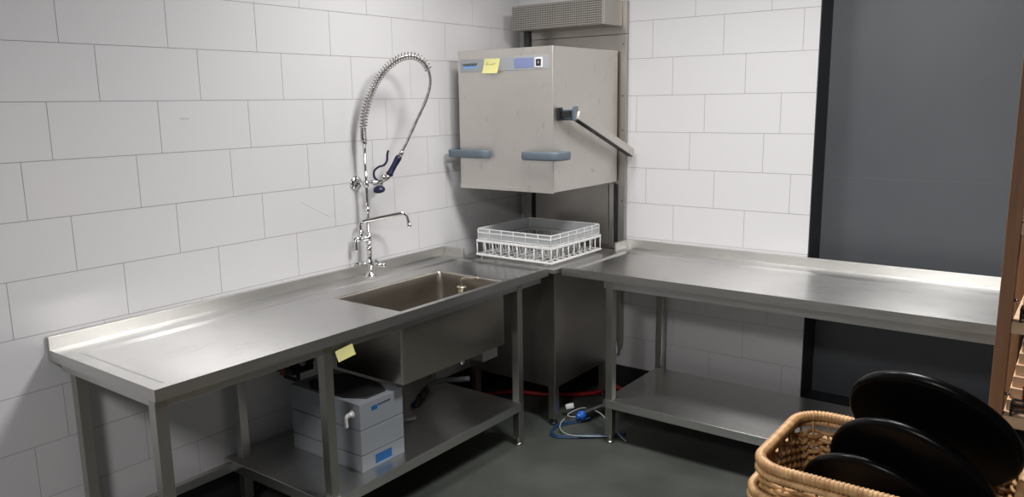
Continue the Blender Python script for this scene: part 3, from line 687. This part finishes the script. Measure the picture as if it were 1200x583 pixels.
def tray(c, th, ph, R, label):
    n = Vector((math.cos(th)*math.cos(ph), math.cos(th)*math.sin(ph), math.sin(th)))
    bm = B()
    lathe(bm, [(0, .006), (R*.93, .006), (R*.965, .005), (R*.99, .001), (R, -.004), (R, -.010), (R*.99, -.015), (R*.965, -.0185), (R*.93, -.0195), (0, -.0195)], c, n, 96)
    bmesh.ops.remove_doubles(bm, verts=bm.verts[:], dist=2e-4)
    o = obj('round_tray', bm, 'glossblack', None, smooth=True)
    tag(o, label, 'tray', 'black round trays in the basket'); return o
R3 = math.radians
tray((2.680, -2.145, .998), -.594, -1.771, .18, 'largest black round tray, rearmost and highest in the wicker basket')
tray((2.654, -2.200, .886), -.449, -1.802, .18, 'black round tray standing between the highest and the lowest in the basket')
tray((2.592, -2.204, .799), -.468, -1.720, .173, 'lowest and frontmost black round tray in the wicker basket')

# low table the baskets stand on (below the picture)
t = thing('side_table', 'low wooden side table carrying the wicker baskets', 'table', (2.61, -2.2, 0))
bx('tabletop', (2.40, 3.0, -2.46, -1.95, .53, .555), 'shelfwood', t, .003)
for x, y in ((2.42, -2.44), (2.94, -2.44), (2.42, -2.0), (2.94, -2.0)): bx('leg', (x, x+.04, y, y+.04, 0, .5305), 'post', t, .002)

# ------------------------------------------------------------------ wooden shelving
U = thing('wooden_shelving_unit', 'brown wooden shelving unit in front of the right end of the work table', 'shelf', (3.2, -1.55, 0))
PX0, PX1, YF_, YB_ = 2.751, 2.782, -1.75, -1.36
for x in (PX0, 3.62):
    for y in (YF_, YB_ - .04): bx('post', (x, x+.031, y, y+.042, 0, 1.86), 'post', U, .0015)
for zt in (.14, .53, .926, 1.171, 1.419, 1.80):
    bx('shelf_board', (PX1, 3.62, YF_ + .004, YB_, zt-.030, zt), 'shelfwood', U, .002)
bm = B()
for zt in (.926, 1.171, 1.419):
    for x in (PX1,): cyl(bm, (x-.001, YF_+.03, zt+.05), (x+.012, YF_+.03, zt+.05), .004, 8)
obj('shelf_pins', bm, 'chrome', U)
def board_stack(z, n, where, xs0, grp):
    words = ['lowest', 'second from the bottom', 'third from the bottom', 'fourth from the bottom', 'fifth from the bottom', 'sixth from the bottom', 'seventh from the bottom']
    for i in range(n):
        dx = xs0 + .0035*i; h = .0282; z0 = z + i*.0286; ya = -1.700 + .011*i
        bm = B(); box(bm, dx, dx+.24, ya, ya+.20, z0, z0 + h)
        w_ = 'topmost' if i == n-1 else words[i]
        tag(obj('wooden_board', bm, 'board', None, .0015), 'pale wooden serving board, %s of the stack on %s' % (w_, where), 'board', grp)
board_stack(.927, 6, 'the lower visible shelf', 2.786, 'wooden boards on the lower shelf')
board_stack(1.172, 4, 'the upper visible shelf', 2.795, 'wooden boards on the upper shelf')
def stand(z, where):
    t = thing('wire_stand', 'black wire stand on the %s wooden shelf' % where, 'stand', (2.9, -1.69, z))
    x0, x1, y0, y1 = 2.797, 2.96, -1.745, -1.707
    bm = B()
    for x in (x0, x1):
        for y in (y0, y1): box(bm, x, x+.006, y, y+.006, z, z+.034)
    for zz in (z+.030, z+.014):
        box(bm, x0, x1+.006, y0, y0+.006, zz, zz+.006); box(bm, x0, x1+.006, y1, y1+.006, zz, zz+.006); box(bm, x0, x0+.006, y0, y1, zz, zz+.006); box(bm, x1, x1+.006, y0, y1, zz, zz+.006)
    for k in range(1, 7): box(bm, x0+.026*k, x0+.026*k+.004, y0, y1, z+.030, z+.034)
    obj('wire_frame', bm, 'dark', t, .0008)
stand(.9265, 'lower'); stand(1.1715, 'upper')
t = thing('copper_jar', 'copper coloured jar standing on the black wire stand on the lower shelf', 'jar', (2.872, -1.726, .9610))
cj = (2.842, -1.7265, .961)
bm = B(); lathe(bm, [(.001, 0), (.017, 0), (.022, .008), (.0235, .03), (.021, .05), (.016, .06), (.018, .068), (.016, .068), (.014, .06), (.001, .056)], cj, n=28); obj('body', bm, 'brass', t)
for z in (.975, .988, 1.001):
    bm = B(); tube(bm, [(cj[0]+.0235*math.cos(2*PI*k/28), cj[1]+.0235*math.sin(2*PI*k/28), z) for k in range(28)], .0014, 6, True); obj('band', bm, 'brass', t)
